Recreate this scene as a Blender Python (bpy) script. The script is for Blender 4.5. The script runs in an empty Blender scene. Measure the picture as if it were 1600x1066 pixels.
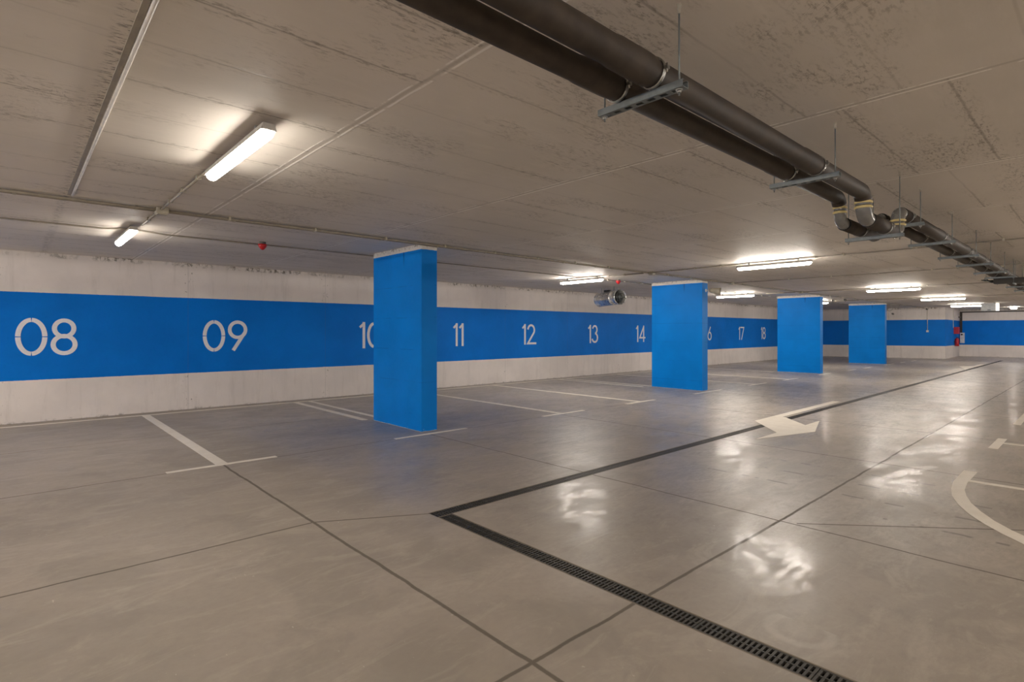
import bpy, bmesh, math, random
from mathutils import Vector, Matrix
random.seed(7)
sc = bpy.context.scene
COL = sc.collection
PI = math.pi

# ------------------------------------------------------------------ camera, world, exposure
CAM_H = 1.35                       # eye height
YAW = math.radians(47.5988)        # angle between the view axis and the long direction of the garage (+X)
cam_data = bpy.data.cameras.new('camera')
cam_data.sensor_width = 36.0
cam_data.lens = 36.0 * 851.98 / 1600.0
cam_data.shift_y = -15.0 / 1600.0
cam_data.clip_start = 0.05
cam_data.clip_end = 200
cam = bpy.data.objects.new('camera', cam_data)
COL.objects.link(cam)
cam.location = (0, 0, CAM_H)
cam.rotation_euler = (PI / 2, 0, YAW - PI / 2)
sc.camera = cam

world = bpy.data.worlds.new('world')
sc.world = world
world.use_nodes = True
world.node_tree.nodes['Background'].inputs[0].default_value = (0.9, 0.85, 0.8, 1)
world.node_tree.nodes['Background'].inputs[1].default_value = 0.0

sc.view_settings.view_transform = 'Standard'
sc.view_settings.look = 'None'
sc.view_settings.gamma = 1
sc.view_settings.use_curve_mapping = False
sc.view_settings.exposure = 0.28
LAMP = 128.0                        # emission of the lamp diffusers
LAMP_NEAR, LAMP_FILL = 38.0, 255.0   # nearest two tubes, dimmed to even the light; unseen tubes added as fill
LAMP_COL = (1.0, 0.915, 0.815)

CEIL = 2.53
WALL_Y = 10.75

# ------------------------------------------------------------------ shader helpers
class V:
    """a socket or a number with arithmetic that makes Math nodes"""
    def __init__(s, nt, x): s.nt, s.x = nt, x
    def _o(s, op, *a, clamp=False):
        n = s.nt.nodes.new('ShaderNodeMath'); n.operation = op; n.use_clamp = clamp
        for i, v in enumerate((s,) + a):
            v = v.x if isinstance(v, V) else v
            if isinstance(v, (int, float)): n.inputs[i].default_value = v
            else: s.nt.links.new(v, n.inputs[i])
        return V(s.nt, n.outputs[0])
    def __add__(s, b): return s._o('ADD', b)
    def __sub__(s, b): return s._o('SUBTRACT', b)
    def __mul__(s, b): return s._o('MULTIPLY', b)
    def __truediv__(s, b): return s._o('DIVIDE', b)
    def abs(s): return s._o('ABSOLUTE')
    def max(s, b): return s._o('MAXIMUM', b)
    def min(s, b): return s._o('MINIMUM', b)
    def lt(s, b): return s._o('LESS_THAN', b)
    def gt(s, b): return s._o('GREATER_THAN', b)
    def inv(s): return V(s.nt, 1.0)._o('SUBTRACT', s)
    def pingpong(s, b): return s._o('PINGPONG', b)
    def floor(s): return s._o('FLOOR')
    def mod(s, b): return s._o('FLOORED_MODULO', b)
    def sqrt(s): return s._o('SQRT')
    def ramp(s, a, b, lo=0.0, hi=1.0, smooth=True):
        n = s.nt.nodes.new('ShaderNodeMapRange')
        n.interpolation_type = 'SMOOTHSTEP' if smooth else 'LINEAR'
        s.nt.links.new(s.x, n.inputs[0])
        n.inputs[1].default_value, n.inputs[2].default_value = a, b
        n.inputs[3].default_value, n.inputs[4].default_value = lo, hi
        return V(s.nt, n.outputs[0])

class M:
    def __init__(s, name):
        s.m = bpy.data.materials.new(name); s.m.use_nodes = True
        s.nt = s.m.node_tree; s.bsdf = s.nt.nodes['Principled BSDF']
        g = s.nt.nodes.new('ShaderNodeNewGeometry')
        sx = s.nt.nodes.new('ShaderNodeSeparateXYZ')
        s.nt.links.new(g.outputs['Position'], sx.inputs[0])
        s.pos = g.outputs['Position']
        s.x, s.y, s.z = (V(s.nt, sx.outputs[i]) for i in range(3))
    def vec(s, a, b, c):
        n = s.nt.nodes.new('ShaderNodeCombineXYZ')
        for i, v in enumerate((a, b, c)):
            v = v.x if isinstance(v, V) else v
            if isinstance(v, (int, float)): n.inputs[i].default_value = v
            else: s.nt.links.new(v, n.inputs[i])
        return n.outputs[0]
    def noise(s, scale, detail=3, rough=0.55, stretch=(1, 1, 1), off=(0, 0, 0), dist=0.0):
        v = s.vec(s.x * stretch[0] + off[0], s.y * stretch[1] + off[1], s.z * stretch[2] + off[2])
        n = s.nt.nodes.new('ShaderNodeTexNoise')
        s.nt.links.new(v, n.inputs['Vector'])
        n.inputs['Scale'].default_value = scale; n.inputs['Detail'].default_value = detail
        n.inputs['Roughness'].default_value = rough; n.inputs['Distortion'].default_value = dist
        return V(s.nt, n.outputs[0])
    def voro(s, scale, stretch=(1, 1, 1)):
        v = s.vec(s.x * stretch[0], s.y * stretch[1], s.z * stretch[2])
        n = s.nt.nodes.new('ShaderNodeTexVoronoi')
        s.nt.links.new(v, n.inputs['Vector']); n.inputs['Scale'].default_value = scale
        return V(s.nt, n.outputs['Distance'])
    def mix(s, f, a, b):
        n = s.nt.nodes.new('ShaderNodeMix'); n.data_type = 'RGBA'
        for i, v in ((0, f), (6, a), (7, b)):
            v = v.x if isinstance(v, V) else v
            if isinstance(v, (int, float)): n.inputs[i].default_value = v
            elif isinstance(v, tuple): n.inputs[i].default_value = (*v, 1)
            else: s.nt.links.new(v, n.inputs[i])
        return n.outputs[2]
    def set(s, key, v):
        v = v.x if isinstance(v, V) else v
        if isinstance(v, (int, float)): s.bsdf.inputs[key].default_value = v
        elif isinstance(v, tuple): s.bsdf.inputs[key].default_value = (*v, 1)
        else: s.nt.links.new(v, s.bsdf.inputs[key])
        return s
    def bump(s, h, strength=0.3, dist=0.01):
        n = s.nt.nodes.new('ShaderNodeBump')
        n.inputs['Strength'].default_value = strength; n.inputs['Distance'].default_value = dist
        s.nt.links.new(h.x, n.inputs['Height']); s.nt.links.new(n.outputs[0], s.bsdf.inputs['Normal'])
        return s

def simple(name, col, rough=0.5, metal=0.0, var=0.12, vscale=14, bump=0.0, spec=None):
    m = M(name)
    n = m.noise(vscale, 4)
    dark = tuple(c * (1 - var) for c in col); lite = tuple(min(1, c * (1 + var)) for c in col)
    m.set('Base Color', m.mix(n.ramp(0.3, 0.7), dark, lite))
    m.set('Roughness', n.ramp(0.2, 0.8, max(0, rough - 0.06), min(1, rough + 0.06), smooth=False))
    m.set('Metallic', metal)
    if spec is not None: m.set('Specular IOR Level', spec)
    if bump: m.bump(m.noise(vscale * 6, 3), bump, 0.002)
    return m.m

def line(c, at, half, soft):
    return (c - at).abs().ramp(half, half + soft, 1.0, 0.0)

def seg_line(m, p, q, half, soft):
    """mask of a straight crack from p to q on the XY plane"""
    (x0, y0), (x1, y1) = p, q
    L = math.hypot(x1 - x0, y1 - y0); dx, dy = (x1 - x0) / L, (y1 - y0) / L
    d = ((m.x - x0) * (-dy) + (m.y - y0) * dx)
    t = ((m.x - x0) * dx + (m.y - y0) * dy)
    return line(d, 0.0, half, soft) * t.gt(0) * t.lt(L)

# ------------------------------------------------------------------ floor material
def floor_material():
    m = M('polished_concrete_floor')
    big = m.noise(0.45, 5, 0.6, off=(3, 1, 0))
    mid = m.noise(1.7, 5, 0.58, off=(9, 4, 0), dist=0.6)
    fine = m.noise(22, 5, 0.7)
    swirl = m.noise(3.2, 6, 0.7, stretch=(0.55, 1.5, 1), off=(1, 8, 0), dist=1.2)
    c = m.mix(big.ramp(0.32, 0.68), (0.325, 0.285, 0.235), (0.385, 0.335, 0.280))
    c = m.mix(mid.ramp(0.46, 0.60) * 0.55, c, (0.285, 0.250, 0.210))
    c = m.mix(swirl.ramp(0.50, 0.66) * 0.45, c, (0.46, 0.41, 0.34))
    c = m.mix(fine.ramp(0.35, 0.75) * 0.22, c, (0.27, 0.24, 0.21))
    # trowel scuffs
    sc1 = m.noise(9, 8, 0.8, stretch=(0.35, 2.2, 1), dist=0.8)
    c = m.mix(sc1.ramp(0.60, 0.74) * 0.25, c, (0.52, 0.47, 0.40))
    # blue paint dust around the columns and by the arrow
    def blot(px, py, rx, ry, amt):
        d = (((m.x - px) / rx)._o('POWER', 2) + ((m.y - py) / ry)._o('POWER', 2)).sqrt()
        return d.ramp(0.15, 1.0, amt, 0.0) * mid.ramp(0.36, 0.62, 0.35, 1.0)
    blue = blot(3.5, 6.7, 1.0, 0.9, 0.40).max(blot(4.9, 6.5, 1.0, 0.8, 0.38))
    blue = blue.max(blot(7.15, 3.3, 1.0, 0.65, 0.5)).max(blot(10.9, 6.2, 1.6, 0.7, 0.34)).max(blot(18.5, 6.1, 1.6, 0.6, 0.25))
    blue = blue.max(blot(6.9, 2.7, 0.5, 0.4, 0.4))
    c = m.mix(blue * 0.6, c, (0.21, 0.23, 0.265))
    # grime along the long wall
    c = m.mix((m.y - (WALL_Y - 0.2)).ramp(0.0, 0.22) * 0.6, c, (0.20, 0.175, 0.14))
    # round trowel stain
    r = ((m.x - 2.62)._o('POWER', 2) + (m.y - 0.94)._o('POWER', 2)).sqrt() + (mid - 0.5) * 0.05
    ring = line(r, 0.125, 0.006, 0.03) * (m.x.lt(2.70)) + r.ramp(0.03, 0.09, 0.5, 0.0)
    c = m.mix(ring * 0.30, c, (0.56, 0.52, 0.46))
    # dashed scuff marks
    dash = m.noise(1.0, 2, 0.5, stretch=(0.3, 7.0, 1), off=(2, 3, 0)).ramp(0.48, 0.56)
    tm = None
    for px, y0, y1 in ((5.06, 0.5, 2.7), (5.50, 0.6, 2.3), (4.63, 0.3, 1.1), (5.95, 0.9, 2.4)):
        s = line(m.x + (mid - 0.5) * 0.06, px, 0.007, 0.020) * m.y.gt(y0) * m.y.lt(y1)
        tm = s if tm is None else tm.max(s)
    c = m.mix(tm * dash * 0.75, c, (0.13, 0.115, 0.095))
    # small white scratches
    sp = m.noise(60, 2, 0.5, stretch=(1, 0.4, 1)).ramp(0.70, 0.76) * m.noise(1.1, 2, off=(5, 5, 0)).ramp(0.54, 0.62)
    c = m.mix(sp * 0.6, c, (0.72, 0.68, 0.6))
    # saw-cut joints
    wob = (m.noise(2.3, 2) - 0.5) * 0.03 + (fine - 0.5) * 0.008
    X = m.x + wob; Y = m.y + wob
    H, S = 0.004, 0.008
    j = line(X, 1.56, H + 0.003, S) * m.y.lt(6.05)
    for k, (xx, top) in enumerate(((4.03, 6.0), (6.55, 6.0), (9.0, 6.0), (11.5, 6.0), (13.98, 6.0), (16.5, 6.0), (19.0, 6.0), (24.0, 6.0))):
        j = j.max(line(X, xx, H, S + k * 0.003) * m.y.lt(top))
    j = j.max(line(Y, 6.03, H * 0.8, S)).max(line(Y, 8.2, H * 0.6, S) * m.x.lt(4.0) * 0.8)
    j = j.max(line(Y, 1.585, H + 0.002, S))
    j = j.max(line(Y, 3.79, H + 0.001, S) * m.x.lt(1.56))
    j = j.max(seg_line(m, (1.55, 3.80), (2.27, 3.395), H, S))
    j = j.max(seg_line(m, (4.06, 1.48), (5.4, 0.02), H, S))
    j = j.max(line(Y, -1.0, H, S))
    c = m.mix(j * 0.78, c, (0.09, 0.075, 0.058))
    m.set('Base Color', c)
    rg = m.noise(2.6, 4, 0.6, stretch=(0.8, 1.2, 1), off=(7, 2, 0), dist=1.0)
    rr = rg.ramp(0.30, 0.70, 0.325, 0.42) + m.noise(6, 3, 0.55, stretch=(0.6, 1.6, 1), off=(3, 7, 0)).ramp(0.25, 0.75, -0.015, 0.04) + m.x.ramp(1.9, 2.4, 0.16, 0.0)
    rr = rr + fine.ramp(0.3, 0.7, -0.01, 0.05) + j * 0.3
    m.set('Roughness', rr)
    m.set('Specular IOR Level', 0.46)
    seal = m.noise(2.2, 6, 0.7, stretch=(0.7, 1.3, 1), off=(4, 4, 0), dist=0.7).ramp(0.44, 0.56)
    scr = m.noise(17, 8, 0.8, stretch=(0.5, 1.6, 1), off=(2, 1, 0)).ramp(0.42, 0.58)
    m.set('Coat Weight', seal * scr * m.x.ramp(1.9, 2.5, 0.0, 0.42))
    m.set('Coat Roughness', 0.16); m.set('Coat IOR', 1.5)
    nb = m.nt.nodes.new('ShaderNodeBump'); nb.inputs['Strength'].default_value = 0.04; nb.inputs['Distance'].default_value = 0.012
    m.nt.links.new((m.noise(11, 4, 0.6, off=(6, 2, 0)) * 0.6 + seal * 0.2).x, nb.inputs['Height']); m.nt.links.new(nb.outputs[0], m.bsdf.inputs['Coat Normal'])
    wave = m.noise(5.0, 4, 0.6, off=(1, 1, 0), dist=0.4)
    m.bump(wave * 0.5 + fine * 0.14 - j * 0.6, 0.085, 0.012)
    return m.m

# ------------------------------------------------------------------ ceiling material
def ceiling_material():
    m = M('board_marked_concrete_ceiling')
    big = m.noise(0.6, 4, 0.6)
    streak = m.noise(6.0, 8, 0.72, stretch=(0.5, 2.6, 1), off=(4, 2, 0))
    grime = m.noise(1.3, 4, 0.6, stretch=(0.8, 1.6, 1), off=(11, 3, 0))
    fine = m.noise(38, 5, 0.75, stretch=(0.45, 1.4, 1))
    c = m.mix(big.ramp(0.3, 0.7), (0.640, 0.590, 0.520), (0.730, 0.670, 0.600))
    c = m.mix(streak.ramp(0.45, 0.72) * 0.35, c, (0.78, 0.73, 0.66))
    # board joints, running along X, offset from panel to panel (panels 1.8 m wide)
    wob = (m.noise(3.0, 3) - 0.5) * 0.02
    panel = ((m.x - 1.43) / 1.79).floor()
    sh = (panel * 0.37).mod(1.0) * 0.45
    b = ((m.y + wob + sh) / 0.45).mod(1.0) - 0.5
    bd = b.abs()
    vis = m.noise(1.1, 3, 0.6, stretch=(0.5, 3.0, 1), off=(2, 9, 0))
    jb = bd.ramp(0.004, 0.022, 1.0, 0.0) * vis.ramp(0.36, 0.62, 0.25, 1.0)
    near = bd.ramp(0.0, 0.20, 1.0, 0.0) * vis.ramp(0.40, 0.62, 0.0, 1.0)
    specks = fine.ramp(0.50, 0.62)
    c = m.mix(near * specks * 0.75, c, (0.24, 0.205, 0.16))
    c = m.mix(grime.ramp(0.48, 0.68) * specks * 0.7, c, (0.26, 0.22, 0.175))
    c = m.mix(jb * 0.55, c, (0.25, 0.215, 0.17))
    # hairline cracks
    cr = m.voro(1.3); cr2 = m.noise(1.2, 6, 0.7, dist=2.5, off=(3, 3, 0))
    hair = (cr2 - 0.5).abs().ramp(0.001, 0.006, 1.0, 0.0) * grime.ramp(0.52, 0.62)
    c = m.mix(hair * 0.55, c, (0.2, 0.17, 0.14))
    # panel joints, running along Y, a pair of pale beads with a dark crack
    w2 = (m.noise(4.0, 4) - 0.5) * 0.012
    dx = (((m.x + w2 - 1.43) / 1.79 + 0.5).mod(1.0) - 0.5) * 1.79
    brk = m.noise(5, 4, 0.7, stretch=(0.2, 1, 1), off=(0, 6, 0))
    bead = (line(dx, 0.024, 0.004, 0.006) * brk.ramp(0.36, 0.46)).max(line(dx, -0.020, 0.003, 0.005) * brk.ramp(0.42, 0.53))
    crack = line(dx, 0.0, 0.003, 0.014) * 0.35
    on = m.x.gt(-0.8)
    c = m.mix(crack * on, c, (0.30, 0.26, 0.21))
    c = m.mix(bead * on * 0.9, c, (0.97, 0.93, 0.87))
    # shadow left of the trunking strip, painted as a dark speckled line
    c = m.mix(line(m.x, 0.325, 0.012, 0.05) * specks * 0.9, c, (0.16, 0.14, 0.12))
    m.set('Base Color', c)
    m.set('Roughness', streak.ramp(0.3, 0.7, 0.50, 0.68))
    m.set('Specular IOR Level', 0.35)
    m.bump(streak * 0.4 + fine * 0.25 - jb * 0.4 + bead * on * 0.8, 0.35, 0.006)
    return m.m

# ------------------------------------------------------------------ painted concrete
WHITE = (0.77, 0.715, 0.68)
BLUE = (0.002, 0.135, 0.60)
def painted_wall_material(name, axis_x=True, grime=True):
    m = M(name)
    along = m.x if axis_x else m.y
    st = (1, 1, 0.35)
    n = m.noise(1.1, 5, 0.6); f = m.noise(30, 4, 0.7)
    drip = m.noise(7.0, 5, 0.7, stretch=(1, 1, 0.12), off=(2, 2, 0))
    white = m.mix(n.ramp(0.3, 0.7), tuple(v * 0.93 for v in WHITE), tuple(min(1, v * 1.06) for v in WHITE))
    white = m.mix(drip.ramp(0.50, 0.75) * 0.28, white, (0.44, 0.40, 0.36))
    blue = m.mix(n.ramp(0.3, 0.7), (0.0, 0.160, 0.62), (0.0, 0.190, 0.72))
    blue = m.mix(f.ramp(0.5, 0.8) * 0.15, blue, (0.001, 0.08, 0.40))
    edge = (f - 0.5) * 0.008 + (m.noise(3, 3) - 0.5) * 0.008
    z = m.z + edge
    band = z.gt(0.628) * z.lt(1.93)
    c = m.mix(band, white, blue)
    if grime:
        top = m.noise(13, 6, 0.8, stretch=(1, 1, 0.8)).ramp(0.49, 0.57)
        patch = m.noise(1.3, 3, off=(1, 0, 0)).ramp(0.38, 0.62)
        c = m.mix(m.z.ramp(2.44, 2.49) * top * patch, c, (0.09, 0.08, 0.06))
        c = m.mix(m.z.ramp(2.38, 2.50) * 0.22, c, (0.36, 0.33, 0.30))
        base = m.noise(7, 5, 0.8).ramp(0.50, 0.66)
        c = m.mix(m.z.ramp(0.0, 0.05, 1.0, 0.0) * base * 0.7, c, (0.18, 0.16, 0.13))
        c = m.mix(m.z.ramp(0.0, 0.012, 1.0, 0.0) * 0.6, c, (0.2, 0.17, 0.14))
        # pocks beside the shutter joints, every 2.45 m
        a = ((along - 1.0) / 2.45).mod(1.0) - 0.5
        seam = a.abs().ramp(0.0, 0.004, 1.0, 0.0)
        pk = m.noise(26, 3, 0.6, stretch=(1, 1, 0.8), off=(0, 0, 5)).ramp(0.64, 0.70) * a.abs().ramp(0.02, 0.06, 1.0, 0.08)
        c = m.mix(seam * 0.20, c, (0.1, 0.09, 0.10))
        c = m.mix(pk * 0.6 * band.inv(), c, (0.15, 0.13, 0.11))
    m.set('Base Color', c)
    m.set('Roughness', f.ramp(0.3, 0.7, 0.48, 0.62))
    m.set('Specular IOR Level', 0.12)
    m.bump(f * 0.3 + n * 0.3 + drip * 0.3, 0.25, 0.005)
    return m.m

def column_material():
    m = M('blue_painted_concrete_column')
    n = m.noise(1.4, 4); f = m.noise(26, 5, 0.7)
    blue = m.mix(n.ramp(0.3, 0.7), (0.0, 0.195, 0.66), (0.0, 0.230, 0.76))
    sl = ((m.z + (n - 0.5) * 0.02) / 0.44).mod(1.0) - 0.5
    blue = m.mix(sl.abs().ramp(0.0, 0.018, 1.0, 0.0) * m.noise(3, 3).ramp(0.4, 0.6) * 0.45, blue, (0.001, 0.06, 0.33))
    run = line(m.y, 6.66, 0.004, 0.02) * m.z.ramp(2.22, 2.42) * 0.6
    blue = m.mix(run, blue, (0.001, 0.04, 0.24))
    white = m.mix(f.ramp(0.50, 0.62) * m.z.ramp(2.46, 2.53) * 0.85, (0.74, 0.70, 0.65), (0.20, 0.17, 0.14))
    e = (f - 0.5) * 0.012
    top = (m.z + e).gt(2.456); bot = (m.z + (f - 0.5) * 0.02).lt(0.006)
    c = m.mix(top, blue, white)
    c = m.mix(bot, c, (0.55, 0.56, 0.58))
    c = m.mix((m.z.ramp(0.0, 0.10, 1.0, 0.0)) * f.ramp(0.62, 0.68) * 0.5, c, (0.6, 0.65, 0.72))
    m.set('Base Color', c)
    m.set('Roughness', f.ramp(0.3, 0.7, 0.42, 0.55))
    m.set('Specular IOR Level', 0.12)
    m.bump(f * 0.4 + n * 0.3, 0.22, 0.005)
    return m.m

def line_paint_material():
    m = M('cream_road_paint')
    n = m.noise(5, 5, 0.7); f = m.noise(40, 4, 0.7)
    c = m.mix(n.ramp(0.3, 0.7), (0.74, 0.68, 0.585), (0.82, 0.765, 0.67))
    c = m.mix(f.ramp(0.62, 0.74) * 0.55, c, (0.36, 0.32, 0.27))
    m.set('Base Color', c); m.set('Roughness', 0.5)
    return m.m

def number_paint_material():
    m = M('white_stencil_paint')
    f = m.noise(34, 4, 0.75)
    c = m.mix(f.ramp(0.3, 0.7), (0.74, 0.74, 0.78), (0.82, 0.81, 0.84))
    c = m.mix(f.ramp(0.68, 0.72) * 0.9, c, (0.10, 0.10, 0.16))
    m.set('Base Color', c); m.set('Roughness', 0.5)
    return m.m

def emit_material(name, col, strength):
    m = bpy.data.materials.new(name); m.use_nodes = True
    nt = m.node_tree; b = nt.nodes['Principled BSDF']
    b.inputs['Base Color'].default_value = (0.85, 0.83, 0.8, 1)
    b.inputs['Emission Color'].default_value = (*col, 1)
    b.inputs['Emission Strength'].default_value = strength
    b.inputs['Roughness'].default_value = 0.4
    return m

MAT = dict(
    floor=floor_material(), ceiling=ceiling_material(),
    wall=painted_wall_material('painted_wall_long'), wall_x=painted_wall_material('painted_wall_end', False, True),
    column=column_material(), paint=line_paint_material(), number=number_paint_material(),
    lamp=emit_material('lamp_diffuser', LAMP_COL, LAMP),
    housing=simple('lamp_housing_grey', (0.42, 0.40, 0.37), 0.5),
    conduit=simple('conduit_grey_beige', (0.30, 0.265, 0.21), 0.45),
    conduit_white=simple('conduit_white', (0.72, 0.68, 0.60), 0.4),
    box=simple('junction_box_beige', (0.46, 0.42, 0.33), 0.5),
    sleeve=simple('black_pipe_insulation', (0.046, 0.035, 0.026), 0.62, var=0.3, vscale=9, bump=0.15, spec=0.3),
    sleeve_end=simple('black_foam_edge', (0.010, 0.009, 0.008), 0.8),
    pvc=simple('grey_plastic_pipe', (0.17, 0.165, 0.15), 0.25),
    ring=simple('yellow_rubber_ring', (0.62, 0.50, 0.22), 0.45),
    galv=simple('galvanised_steel', (0.20, 0.22, 0.22), 0.5, metal=0.6, vscale=30),
    galv_dark=simple('galvanised_steel_slots', (0.02, 0.02, 0.02), 0.7),
    chrome=simple('bright_steel', (0.45, 0.45, 0.43), 0.3, metal=1.0),
    iron=simple('cast_iron_grate', (0.050, 0.045, 0.038), 0.5, metal=0.35, vscale=40),
    channel_edge=simple('drain_edge_mortar', (0.20, 0.165, 0.12), 0.7, vscale=20),
    pit=simple('drain_pit', (0.012, 0.010, 0.008), 0.9),
    red=simple('red_plastic', (0.45, 0.010, 0.012), 0.35),
    redpaint=simple('red_enamel', (0.42, 0.012, 0.02), 0.3),
    fan=simple('fan_casing_steel', (0.70, 0.69, 0.67), 0.28, metal=0.7, vscale=8),
    black=simple('black_plastic', (0.015, 0.014, 0.014), 0.45),
    horn=simple('beige_plastic', (0.36, 0.32, 0.24), 0.5),
    white=simple('white_plastic', (0.72, 0.71, 0.69), 0.4),
    rail=simple('dark_brown_rail', (0.030, 0.022, 0.018), 0.5),
    pale=simple('pale_grey_sheet', (0.45, 0.47, 0.48), 0.35, metal=0.2),
    tray=simple('dark_cable_tray', (0.022, 0.018, 0.012), 0.6),
    green=simple('green_grey_bundle', (0.10, 0.13, 0.11), 0.6),
)
MAT['lamp_near'] = emit_material('lamp_diffuser_dim', LAMP_COL, LAMP_NEAR)
MAT['lamp_fill'] = emit_material('lamp_diffuser_added_fill', LAMP_COL, LAMP_FILL)  # for the fill lamps added out of view
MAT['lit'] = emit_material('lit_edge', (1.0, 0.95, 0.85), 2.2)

# ------------------------------------------------------------------ mesh helpers
class MB:
    def __init__(s): s.v, s.f, s.sm = [], [], []
    def quadfaces(s, base, faces, smooth=False):
        for f in faces: s.f.append([base + i for i in f]); s.sm.append(smooth)
    def box(s, x0, x1, y0, y1, z0, z1, mat=None):
        b = len(s.v)
        P = [(x, y, z) for z in (z0, z1) for y in (y0, y1) for x in (x0, x1)]
        if mat is not None: P = [tuple(mat @ Vector(p)) for p in P]
        s.v += P
        s.quadfaces(b, [(0, 2, 3, 1), (4, 5, 7, 6), (0, 1, 5, 4), (2, 6, 7, 3), (0, 4, 6, 2), (1, 3, 7, 5)])
        return s
    def prism(s, pts, z0, z1):
        b = len(s.v); n = len(pts)
        a = sum(pts[i][0] * pts[(i + 1) % n][1] - pts[(i + 1) % n][0] * pts[i][1] for i in range(n))
        if a < 0: pts = pts[::-1]
        s.v += [(x, y, z0) for x, y in pts] + [(x, y, z1) for x, y in pts]
        s.f.append([b + i for i in range(n)][::-1]); s.sm.append(False)
        s.f.append([b + n + i for i in range(n)]); s.sm.append(False)
        for i in range(n):
            k = (i + 1) % n; s.f.append([b + i, b + k, b + n + k, b + n + i]); s.sm.append(False)
        return s
    def tube(s, path, radii, seg=20, cap=True):
        """round tube through the points of path; radii a number or one per point"""
        path = [Vector(p) for p in path]; n = len(path)
        if isinstance(radii, (int, float)): radii = [radii] * n
        t = [(path[min(i + 1, n - 1)] - path[max(i - 1, 0)]) for i in range(n)]
        for i in range(n):
            if t[i].length < 1e-9: t[i] = t[i - 1] if i else path[-1] - path[0]
        t = [a.normalized() for a in t]
        up = Vector((0, 0, 1)) if abs(t[0].z) < 0.9 else Vector((0, 1, 0))
        u = (up - t[0] * up.dot(t[0])).normalized()
        b = len(s.v)
        for i in range(n):
            u = (u - t[i] * u.dot(t[i])).normalized(); w = t[i].cross(u)
            for k in range(seg):
                a = 2 * PI * k / seg
                s.v.append(tuple(path[i] + (u * math.cos(a) + w * math.sin(a)) * radii[i]))
        for i in range(n - 1):
            for k in range(seg):
                k2 = (k + 1) % seg
                s.f.append([b + i * seg + k, b + i * seg + k2, b + (i + 1) * seg + k2, b + (i + 1) * seg + k]); s.sm.append(True)
        if cap:
            s.f.append([b + k for k in range(seg)][::-1]); s.sm.append(False)
            s.f.append([b + (n - 1) * seg + k for k in range(seg)]); s.sm.append(False)
        return s
    def build(s, name, mat, parent=None, bevel=0.0):
        me = bpy.data.meshes.new(name)
        me.from_pydata(s.v, [], s.f); me.update()
        for p, sm in zip(me.polygons, s.sm): p.use_smooth = sm
        me.materials.append(MAT[mat] if isinstance(mat, str) else mat)
        o = bpy.data.objects.new(name, me); COL.objects.link(o)
        if parent is not None: o.parent = parent
        if bevel:
            bm = bmesh.new(); bm.from_mesh(me)
            bmesh.ops.bevel(bm, geom=list(bm.edges), offset=bevel, segments=2, affect='EDGES', profile=0.7)
            bm.to_mesh(me); bm.free()
        return o

def tag(o, label, cat, group=None):
    o['label'] = label; o['category'] = cat
    if group: o['group'] = group
    return o
def thing(name, loc, label, cat, group=None, rz=0.0):
    o = bpy.data.objects.new(name, None); COL.objects.link(o)
    o.location = loc; o.rotation_euler = (0, 0, rz); o.empty_display_size = 0.1
    return tag(o, label, cat, group)
def structure(o): o['kind'] = 'structure'; return o
def copy_thing(root, loc, label, group=None):
    r = root.copy(); COL.objects.link(r); r.location = loc; r['label'] = label
    if group: r['group'] = group
    for ch in list(root.children):
        c = ch.copy(); COL.objects.link(c); c.parent = r
        for g in list(ch.children):
            d = g.copy(); COL.objects.link(d); d.parent = c
    return r

# ------------------------------------------------------------------ the garage shell
XMIN, YMIN = -9.0, -11.0
DX0, DX1 = 2.27, 2.40          # the short drain, across X
DY0, DY1 = 3.28, 3.41          # the long drain, across Y
DEND, DNEAR = 33.77, DY0 - 5.0
b = MB()
def slab(x0, x1, y0, y1): b.box(x0, x1, y0, y1, -0.12, 0.0)
slab(XMIN, DX0, YMIN, WALL_Y)
slab(DX0, 38.3, DY1, WALL_Y)
slab(DX1, DEND, YMIN, DY0)
slab(DEND, 38.3, YMIN, DY1)
slab(DX0, DX1, YMIN, DNEAR)
structure(b.build('floor', 'floor'))
structure(MB().box(XMIN, 38.3, YMIN, WALL_Y, CEIL, CEIL + 0.2).build('ceiling', 'ceiling'))
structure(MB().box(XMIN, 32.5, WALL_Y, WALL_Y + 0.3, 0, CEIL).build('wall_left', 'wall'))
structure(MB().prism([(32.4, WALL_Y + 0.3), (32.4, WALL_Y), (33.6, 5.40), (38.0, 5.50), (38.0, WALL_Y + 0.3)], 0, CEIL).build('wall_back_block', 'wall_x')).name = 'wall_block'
structure(MB().box(38.0, 38.3, YMIN, 5.50, 0, CEIL).build('wall_back', 'wall_x'))
structure(MB().box(XMIN, 38.3, YMIN - 0.3, YMIN, 0, CEIL).build('wall_right', 'wall'))
structure(MB().box(XMIN - 0.3, XMIN, YMIN, WALL_Y, 0, CEIL).build('wall_front', 'wall_x'))

# ------------------------------------------------------------------ columns
cols = [(4.03, 'nearest blue column, hiding half of the number 10'),
        (11.50, 'second blue column, with a beige loudspeaker on its right edge'),
        (18.97, 'third blue column, with a lit lamp end at its top right corner'),
        (26.42, 'farthest and smallest blue column')]
for i, (x, lab) in enumerate(cols):
    o = MB().box(-0.125, 0.125, -0.66, 0.66, 0, CEIL).build('concrete_column', 'column', bevel=0.006)
    o.location = (x + 0.125, 6.87, 0)
    tag(o, lab, 'column', 'blue columns between the parking bays')

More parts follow.
